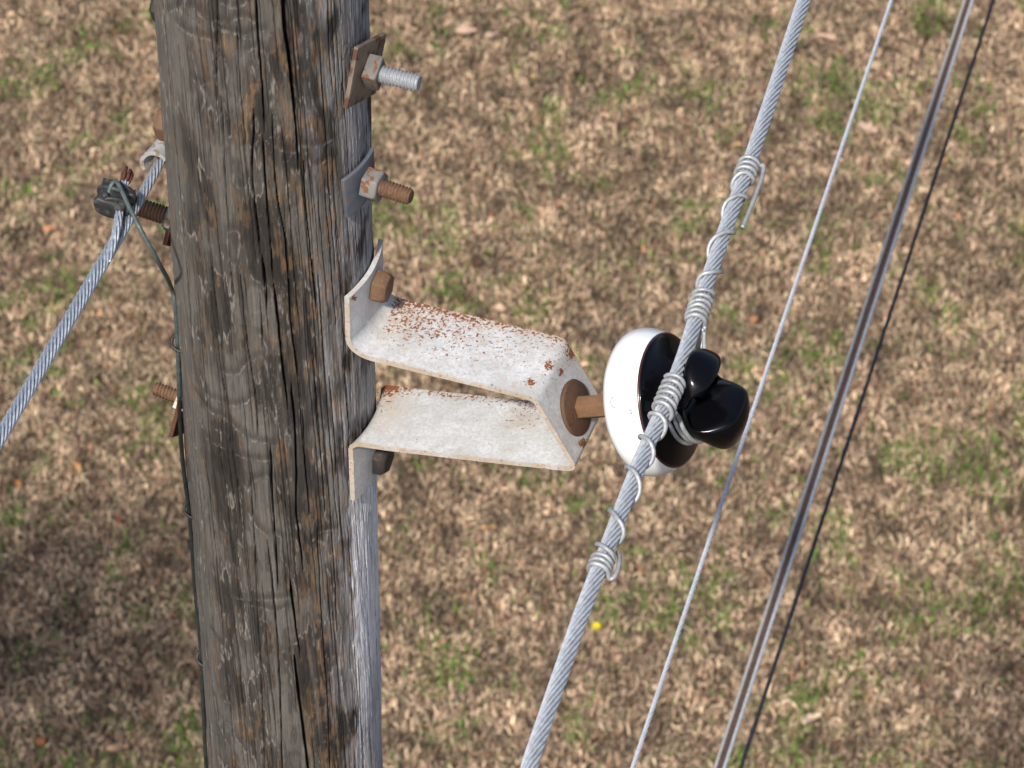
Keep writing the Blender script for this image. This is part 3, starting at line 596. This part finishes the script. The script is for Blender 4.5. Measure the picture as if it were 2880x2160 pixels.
# angle round the axis where the stamp sits: found from its place on the skirt facing the camera
def skirt_pt(a, ang, lift=.0004):
    r = skirt_r(a) + lift; loc = np.stack([a, r*np.cos(ang), r*np.sin(ang)], -1); return loc @ MI[:3, :3].T + MI[:3, 3]
def find(x, y):
    aa, bb = np.meshgrid(np.linspace(.075, .119, 60), np.linspace(0, 2*pi, 360)); p = skirt_pt(aa.ravel(), bb.ravel()); dv = p - CAM; k = dv @ FWD
    e = (1440 + FPX*(dv @ RGT)/k - x)**2 + (1080 - FPX*(dv @ UPV)/k - y)**2 + (k > 3.832)*1e6; i = e.argmin(); return aa.ravel()[i], bb.ravel()[i]
a0, b0 = find(1780, 1166); a1, b1 = find(1775, 1110); sg = 1 if ((b1 - b0 + pi) % (2*pi) - pi) > 0 else -1
ang = b0 + sg*pv[:, 0]/skirt_r(a0); stp = skirt_pt(a0 - pv[:, 1], ang)
obj('stamp', (stp, pf), M['ink'], sk_, smooth=False)
a2, b2 = find(1727, 1130); tt_ = np.linspace(.2, 3.6, 22); ring = []
for k in (0.0042, .0051): ring.append(skirt_pt(a2 + k*np.cos(tt_ + 1.2), b2 + sg*k*1.2*np.sin(tt_ + 1.2)/.08, .0004))
obj('stamp_arc', (np.concatenate(ring), [(i, i + 1, 22 + i + 1, 22 + i) for i in range(21)]), M['ink2'], sk_, smooth=False)

# ------------------------------------------------------------------ the thick conductor and its tie wires
RC, RW = .0081, .0025
CZ = 6.6372
cpx = [(2261, 0), (2122, 416), (2012, 726), (1949, 921), (1917, 1020), (1857, 1170), (1796, 1311), (1709, 1538), (1631, 1740), (1486, 2160)]
cp = [at_z(x, y, CZ - .010*min(1, (abs(y - 1050)/1100)**2)) for x, y in cpx]
far, near = cp[0] + unit(cp[0] - cp[1])*9 - Z*.12, cp[-1] + unit(cp[-1] - cp[-2])*9 - Z*.12
core_path = spline(cp, 320); e0 = np.linspace(0, 1, 300)[1:, None]
cpath = np.concatenate([(far + (core_path[0] - far)*np.linspace(0, 1, 300)[:-1, None]), core_path, core_path[-1] + (near - core_path[-1])*e0])
cable = obj('conductor_cable', strand_cable(cpath, RC + .0002, 10, .13, 1, 12), M['alu'], sharp=None)
tag(cable, 'thick twisted aluminium conductor cable tied across the insulator', 'cable')
T_, _, _ = frames_along(core_path); pys = np.array([proj(p)[1] for p in core_path])
def on_cable(y):                       # point, tangent (towards the camera end), camera-facing and right-hand directions
    p = np.array([np.interp(y, pys, core_path[:, k]) for k in range(3)]); t = unit(np.array([np.interp(y, pys, T_[:, k]) for k in range(3)]))
    e = unit(CAM - p); e = unit(e - t*(e @ t)); r = np.cross(e, t)
    if r @ RGT < 0: r = -r
    return p, t, e, r
def helix(cross, hand, a_start=0, a_end=0, rad=RC + RW*.92, per=26):
    """wire round the cable that passes the camera side at the given photo heights"""
    ks = np.arange(len(cross))*2*pi; an = np.arange(a_start, ks[-1] + a_end, 2*pi/per)
    y = np.interp(an, ks, cross); 
    lo = an < 0; y[lo] = cross[0] + an[lo]/(2*pi)*13
    hi = an > ks[-1]; y[hi] = cross[-1] + (an[hi] - ks[-1])/(2*pi)*13
    out = []
    for a, yy in zip(an, y):
        p, t, e, r = on_cable(yy); k_ = 1 + .10*max(0., float(perlin(a*.37, yy*.013, 3))) + .05*float(perlin(a*1.1, 4.2, 5)); out.append(p + rad*k_*(cos(a)*e + hand*sin(a)*r) + t*.0009*float(perlin(a*.8, 7.7, 6)))
    return np.array(out)
def rel(y, er, rr_): p, t, e, r = on_cable(y); return p + e*er + r*rr_
rn = .0426 + RW
def neck(a, ang): return IO + A*a + (W*cos(ang) + NV*sin(ang))*(np.interp(a, [q_[0] for q_ in hp[4:14]], [q_[1] for q_ in hp[4:14]]) + RW)    # ang 0 = far side along the line, 90 deg = cable side
def neck_arc(a, a0, a1, n=26): return [neck(a + .0*k, x) for k, x in enumerate(np.linspace(a0, a1, n))]
up_cross = [462, 475, 488, 503, 566, 672, 786, 834, 848, 862, 876, 890, 905]
hx = helix(up_cross, -1, -pi*.5, pi*.45)
hook = [rel(632, .004, .0165), rel(600, .004, .0175), rel(540, .003, .0185), rel(490, .002, .0185), rel(466, .002, .0172), rel(457, .003, .0150)]
tw1 = thing('tie_wire', on_cable(700)[0], 'pale tie wire coiled up the cable above the insulator, ending in a hook', 'wire')
obj('coil', tube(spline(np.concatenate([hook, hx[::1]]), 900), RW, 9), M['tie'], tw1, sharp=None)
def arc_pts(a, y_up, y_dn, off):
    p1, p2 = rel(y_up, -.004, off), rel(y_dn, -.004, off)
    return spline([p1, *neck_arc(a, .25, -pi - .25, 22), p2], 160)
obj('neck_loop', tube(arc_pts(.1375, 908, 1160, .0105), RW, 9), M['tie'], tw1, sharp=None)
obj('neck_loop', tube(arc_pts(.1440, 900, 1150, .0115), RW, 9), M['tie'], tw1, sharp=None)
lo_cross = [1076, 1091, 1106, 1121, 1137, 1154, 1186, 1258, 1348, 1478, 1562, 1580, 1593, 1606]
hx = helix(lo_cross, 1, -pi*.45, pi*.42)
hook2 = [rel(1610, -.002, .0130), rel(1606, -.001, .0165), rel(1590, 0, .0178), rel(1565, -.001, .0165), rel(1545, -.004, .0145), rel(1530, -.007, .0115)]
tw2 = thing('tie_wire', on_cable(1400)[0], 'pale tie wire coiled down the cable below the insulator, ending in a tight knot', 'wire')
obj('coil', tube(spline(np.concatenate([hx, hook2]), 1000), RW, 9), M['tie'], tw2, sharp=None)
obj('neck_loop', tube(arc_pts(.1505, 916, 1140, .0125), RW, 9), M['tie'], tw2, sharp=None)

# ------------------------------------------------------------------ bolts and washers through the pole, right-hand side
def plate(o, nrm, size, thk_, rot, curve=0, n=9):
    """square washer: local x = normal, rot about it; curve = radius it is bent to"""
    M_ = frame(o, nrm); g = np.linspace(-.5, .5, n)*size; yy, zz = np.meshgrid(g, g); c_, s_ = cos(rot), sin(rot)
    y2, z2 = yy*c_ - zz*s_, yy*s_ + zz*c_; x0 = -(y2**2)/(2*curve) if curve else y2*0
    a_ = np.stack([x0 + thk_, y2, z2], -1).reshape(-1, 3); b_ = np.stack([x0, y2, z2], -1).reshape(-1, 3)
    f = [tuple(q) for q in grid_faces(n, n, False)] + [tuple(x + n*n for x in q)[::-1] for q in grid_faces(n, n, False)]
    edge = list(range(n)) + [k*n + n - 1 for k in range(1, n)] + [n*n - 1 - k for k in range(1, n)] + [k*n for k in range(n - 2, 0, -1)]
    for k in range(len(edge)): a, b = edge[k], edge[(k + 1) % len(edge)]; f.append((a, a + n*n, b + n*n, b)) 
    return xf((np.concatenate([a_, b_]), f), M_)
o1 = dwz(.1125, -.011, 6.9455)
tag(obj('square_washer', plate(o1, D + W*-.12, .066, .005, radians(-23)), M['brown_plate'], bevel=.0012, origin=o1), 'tilted brown rusted square washer under the uppermost nut', 'washer')
b1 = thing('through_bolt', o1, 'pale galvanised threaded bolt with square nut, uppermost on the right of the pole', 'bolt')
Mb = frame(o1, D)
obj('threaded_rod', xf(thread(.0095, .061), Mb), M['galv_bolt'], b1, sharp=None)
obj('nut', xf(prism(4, .027, .005, .020, radians(-20), .12), Mb), M['galv_nut'], b1, bevel=.0012)
D2 = unit(V3(cos(radians(24)), -sin(radians(24)), 0)); W2 = V3(sin(radians(24)), cos(radians(24)), 0)
o2 = at_plane(1020, 510, D2*.114, D2)
tag(obj('square_washer', plate(o2 - D2*.001 - W2*.004, D2 - W2*.12, .055, .0045, radians(4), .10), M['grey_plate'], bevel=.0012, origin=o2), 'curved blue-grey square washer under the second nut from the top', 'washer')
b2 = thing('through_bolt', o2, 'brown rusted threaded bolt with hexagonal nut, second on the right of the pole', 'bolt')
Mb = frame(o2, D2)
obj('threaded_rod', xf(thread(.0095, .056), Mb), M['rust_bolt'], b2, sharp=None)
obj('nut', xf(prism(6, .0315, .004, .022, radians(8), .15), Mb), M['galv_nut2'], b2, bevel=.0012)
# left-hand side
o3 = dwz(-.106, -.004, 6.664); b3 = thing('through_bolt', o3, 'brown rusted threaded bolt end on the left of the pole below the clamp', 'bolt')
Mb = frame(o3, -D + Z*.10); obj('threaded_rod', xf(thread(.0105, .052), Mb), M['rust_bolt'], b3, sharp=None)
obj('nut', xf(prism(4, .030, .004, .014, .2, .12), Mb), M['galv_nut'], b3, bevel=.0012)
o4 = dwz(-.106, .0, 6.380); b4 = thing('through_bolt', o4, 'threaded bolt end with cream-coloured nut low on the left of the pole', 'bolt')
Mb = frame(o4, -D + Z*.15); obj('threaded_rod', xf(thread(.0085, .050), Mb), M['rust_bolt'], b4, sharp=None)
M['cream_nut'] = worn_metal('cream_stained_nut', (.55, .50, .42), (.42, .38, .32), RUST_A, RUST_B, .3, 120, rough=.6)
obj('nut', xf(prism(4, .029, .006, .019, .15, .12), Mb), M['cream_nut'], b4, bevel=.0012)
o5 = dwz(-.114, .008, 6.370); tag(obj('square_washer', plate(o5, -D + Z*.05, .075, .005, radians(38)), M['red_rust'], bevel=.001, origin=o5), 'dark brown square washer edge behind the cream nut on the left', 'washer')
o6 = dwz(-.113, .012, 6.645); tag(obj('square_washer', plate(o6, -D, .055, .005, radians(44)), M['red_rust'], bevel=.001, origin=o6), 'dark red rusted washer corner just below the left bolt end', 'washer')
M['hook_plate'] = worn_metal('tan_plate', (.26, .20, .14), (.20, .15, .10), RUST_A, RUST_B, .3, 60)
o7 = dwz(-.1125, .016, 6.915); tag(obj('square_washer', plate(o7, -D, .046, .005, 0), M['hook_plate'], bevel=.001, origin=o7), 'thin brown washer edge at the top left of the pole', 'washer')
o8 = dwz(-.1130, .014, 6.945); tag(obj('bolt_head', xf(prism(6, .034, 0, .013, .2, .3), frame(o8, -D)), M['dark_iron'], bevel=.001, origin=o8), 'dark bolt head at the very top left beside the pole', 'bolt')

# ------------------------------------------------------------------ span strand dead-ended on the left, its clamp and hook
LZ = 6.735
lp = [at_z(478, 405, LZ), at_z(447, 460, LZ), at_z(418, 515, LZ), at_z(375, 592, LZ), at_z(322, 682, LZ), at_z(253, 799, LZ), at_z(141, 990, LZ), at_z(22, 1192, LZ), at_z(-100, 1400, LZ)]
near = lp[-1] + unit(lp[-1] - lp[-2])*8 - Z*.1
sp = thing('span_strand', lp[0], 'galvanised steel strand running from the left of the pole to the left edge', 'cable')
j = 4
bare = spline(lp[:j + 2], 170)
obj('bare_strand', strand_cable(bare, .0056, 7, .075, -1, 9), M['steel_strand'], sp, sharp=None)
wr = spline(lp[j - 1:], 380); s0 = 12
obj('wrapped_strand', strand_cable(np.concatenate([wr[s0:], wr[-1] + (near - wr[-1])*np.linspace(0, 1, 300)[1:, None]]), .0070, 9, .085, -1, 10), M['steel_strand'], sp, sharp=None)
TZ = LZ + .012
tail = spline([at_z(300, 735, LZ + .002), at_z(316, 690, LZ + .006), at_z(328, 645, TZ), at_z(335, 600, TZ + .002), at_z(342, 545, TZ + .004), at_z(352, 512, TZ + .006)], 90)
obj('tail', strand_cable(tail, .0046, 6, .09, -1, 8), M['steel_strand'], sp, sharp=None)
ce = tail[-1]; ct = unit(tail[-1] - tail[-14]); _, cn, cb = (lambda t: (t, unit(np.cross(t, Z)), unit(np.cross(np.cross(t, Z), t))))(ct)
ends = []
for k in range(7):
    a = 2*pi*k/6; r = 0 if k == 6 else .0040; o_ = ce + (cn*cos(a) + cb*sin(a))*r
    ends.append(tube([o_, o_ + ct*(.012 + .003*((k*7) % 3)) + cn*.001*cos(k)], .0019, 8))
# loose frayed wires of the cut end are small: one part
obj('cut_end', join(*ends), M['red_rust'], sp, sharp=None)['kind'] = 'stuff'
# clamp body crimped round the tail
cc = at_z(326, 560, TZ + .004); cl = thing('wire_clamp', cc, 'lumpy dark grey crimped clamp holding the cut strand end left of the pole', 'clamp')
bx = unit(np.cross(ct, unit(CAM - cc))); bx = bx if bx @ RGT > 0 else -bx
bz = unit(np.cross(bx, ct)); bz = bz if bz @ (CAM - cc) > 0 else -bz
def lump(center, ax, ay, az, n=2.6, m=20, k=28, seed=0, amp=.10):
    """rounded block with hammered dents"""
    t_ = np.linspace(-pi/2, pi/2, m); p_ = np.linspace(0, 2*pi, k, endpoint=False); sp_ = lambda x, e: np.sign(x)*np.abs(x)**e; e = 2/n
    tt2, pp2 = np.meshgrid(t_, p_, indexing='ij'); q = np.stack([sp_(np.cos(tt2), e)*sp_(np.cos(pp2), e), sp_(np.cos(tt2), e)*sp_(np.sin(pp2), e), sp_(np.sin(tt2), e)], -1)
    q = q*(1 + amp*perlin(q[..., 0]*1.7 + q[..., 2]*1.3, q[..., 1]*1.7, seed))[..., None]
    v = center + q[..., 0:1]*ax + q[..., 1:2]*ay + q[..., 2:3]*az
    return v.reshape(-1, 3), [tuple(x) for x in grid_faces(m, k)]
obj('body', lump(cc - ct*.008 - bx*.003, bx*.0170, ct*.0105, bz*.012, n=5, seed=2, amp=.16), M['lead'], cl, sharp=None)
obj('cap', lump(cc + ct*.010 - bx*.007, bx*.012, ct*.0085, bz*.010, n=5, seed=5, amp=.16), M['lead'], cl, sharp=None)
lipp = [cc + bx*(.0185*cos(a)) + bz*(.0135*sin(a)) + ct*(.004 + .002*cos(2*a)) for a in np.linspace(-.6, pi + .6, 30)]
obj('lip', tube(lipp, .0035, 8), M['lead'], cl, sharp=None)
lip2 = [cc + bx*(.0175*cos(a) - .002) + bz*(.0135*sin(a)) - ct*(.011 + .0015*cos(3*a)) for a in np.linspace(-.5, pi + .5, 30)]
obj('lip', tube(lip2, .0026, 8), M['lead'], cl, sharp=None)
obj('jaw', lump(cc + ct*.004 + bx*.010 + bz*.008, bx*.0085, ct*.006, bz*.007, n=6, seed=8, amp=.2), M['lead'], cl, sharp=None)
obj('set_screw', xf(lathe([(0, .0), (0, .0035), (.004, .0035), (.005, .002), (.005, 0)], 16), frame(cc - ct*.011 - bx*.012 + bz*.012, bz)), M['lead'], cl, sharp=40)
# earth wire: out of the clamp, across to the pole, down its left side
YP = -.022
def left(x, y): return at_plane(x, y, V3(0, YP, 0), V3(0, 1, 0))
gw = [at_z(303, 552, TZ + .012), at_z(311, 525, TZ + .020), at_z(322, 511, TZ + .024), at_z(334, 520, TZ + .026), at_z(360, 575, TZ + .024), at_z(400, 655, TZ + .012), at_z(450, 745, 6.715)]
gw += [left(480, 805), left(492, 860), left(499, 955), left(503, 1060), left(506, 1180), left(514, 1300), left(530, 1425), left(537, 1500), left(547, 1640), left(566, 1845), left(570, 1960), left(580, 2160), left(596, 2400)]
gp_ = spline(gw, 320); gp_ = np.concatenate([gp_, [[-.117, -.022, 5.2], [-.1165, -.022, 3.0], [-.1165, -.022, 0.02]]])
rads = np.interp(np.arange(len(gp_)), [0, 60, 90, 330], [.0024, .0024, .0025, .0025])
ew = thing('earth_wire', gp_[0], 'thin grey-green wire running from the clamp down the left side of the pole', 'wire')
M['shaded_wire'] = cable_mat('shaded_copper', (.016, .019, .018), (.045, .05, .047), .1, .5)  # same copper wire, with the shade of the stapled run painted in
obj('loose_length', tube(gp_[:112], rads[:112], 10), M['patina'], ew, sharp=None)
obj('stapled_length', tube(gp_[111:], rads[111:], 10), M['shaded_wire'], ew, sharp=None)
for (x, y), lb in zip([(497, 962), (531, 1430), (567, 1849)], ['uppermost staple holding the thin wire to the left of the pole', 'middle staple on the thin wire, level with the bottom of the bracket', 'lowest staple on the thin wire near the bottom left of the pole']):
    c0 = left(x, y); pts = [c0 + V3(.014, .008, .008), c0 + V3(-.002, .004, .006), c0 + V3(-.0052, -.002, .002), c0 + V3(-.0034, -.0052, -.003), c0 + V3(.003, -.009, -.005), c0 + V3(.014, -.012, -.004)]
    tag(obj('staple', tube(spline(pts, 30), .0020, 8), M['staple'], sharp=None, origin=c0), lb, 'staple', 'staples down the earth wire')
# guy hook: strap against the pole with a flared thimble the strand passes through
hk = thing('guy_hook', dwz(-.112, .02, 6.70), 'pale galvanised hook plate with flared lip where the strand meets the pole', 'hook')
M['hook'] = worn_metal('pale_hook_zinc', (.36, .35, .33), (.44, .44, .43), (.30, .25, .19), (.22, .16, .11), .35, 120, rough=.55)
dirn = unit(lp[1] - lp[3]); upn = unit(Z - dirn*(Z @ dirn)); sd = np.cross(dirn, upn); sd = sd if sd @ D < 0 else -sd
cen = lp[1] + dirn*.008 + upn*.003
rows_ = []
for i, t in enumerate(np.linspace(0, 1, 14)):
    c0 = cen - dirn*.018 + dirn*.075*t; r = .0125 - .003*t + .005*(1 - t)**3
    rows_.append([c0 + upn*(r*cos(a)*1.15 + .002) + sd*(r*sin(a)) for a in np.linspace(-.9, 2.1, 22)])
oo = np.array(rows_); ii = oo.copy()
for i in range(14):
    c0 = cen - dirn*.018 + dirn*.075*(i/13); ii[i] = c0 + (oo[i] - c0)*.76
lp_ = np.concatenate([oo, ii[:, ::-1]], 1); v = lp_.reshape(-1, 3)
recalc(obj('thimble', (v, [tuple(x) for x in grid_faces(14, 44)] + [tuple(range(44))[::-1], tuple(range(13*44, 14*44))]), M['hook'], hk, sharp=40))
obj('back_plate', plate(dwz(-.1125, .022, 6.735), -D, .05, .006, 0), M['hook'], hk, bevel=.0012)
o9 = dwz(-.1135, .010, 6.788)
tag(obj('bolt_head', xf(prism(6, .036, 0, .016, .3, .35), frame(o9, -D)), M['rust_bolt'], bevel=.001, origin=o9), 'brown bolt head peeping out at the left above the hook', 'bolt')

# ------------------------------------------------------------------ the lower wires on the right
def span(a, b, za, n=500, ext=12):
    p, q_ = at_z(*a, za), at_z(*b, za); u_ = unit(q_ - p); L = np.linalg.norm(q_ - p); s_ = np.linspace(-ext, L + ext, n)
    return p + u_*s_[:, None] - Z*(.0009*(s_ - L/2)**2)[:, None]
tag(obj('thin_wire', strand_cable(span((2507, 0), (1779, 2160), 5.8, 2200, 9), .0033, 6, .06, 1, 5), M['thin_alu'], sharp=None), 'thin pale stranded wire, just right of the insulator', 'wire')
c3 = span((2724, 0), (2024, 2160), 4.6, 900, 9); sv = thing('service_cable', c3[450], 'grey and brown bundled service cable, third of the four lines on the right', 'cable')
tw = unit(c3[600] - c3[300]); rgt3 = unit(np.cross(tw, V3(0, -.7, .7))); rgt3 = rgt3 if rgt3 @ RGT > 0 else -rgt3; upc = unit(np.cross(rgt3, tw)); upc = upc if upc[2] > 0 else -upc
sarr = np.linspace(-9, 11, 900)
for nm, mt, rd, ph in (('grey_conductor', 'grey_wire', .0031, pi), ('brown_conductor', 'brown_wire', .0060, pi*.5), ('bare_conductor', 'blue_wire', .0035, 0)):
    wig = .35*np.sin(sarr*2.3 + ph) + .25*np.sin(sarr*5.1 + 2*ph)
    off = rgt3*(cos(ph)*.0076) - upc*(sin(ph)*.0032) 
    obj(nm, tube(c3 + off + rgt3*(wig*.0010)[:, None], rd, 10), M[mt], sv, sharp=None)
tag(obj('black_wire', tube(span((2794, 0), (2083, 2160), 4.4, 400, 9), .0036, 10), M['black_wire'], sharp=None), 'thin black wire, rightmost of the four lines on the right', 'wire')
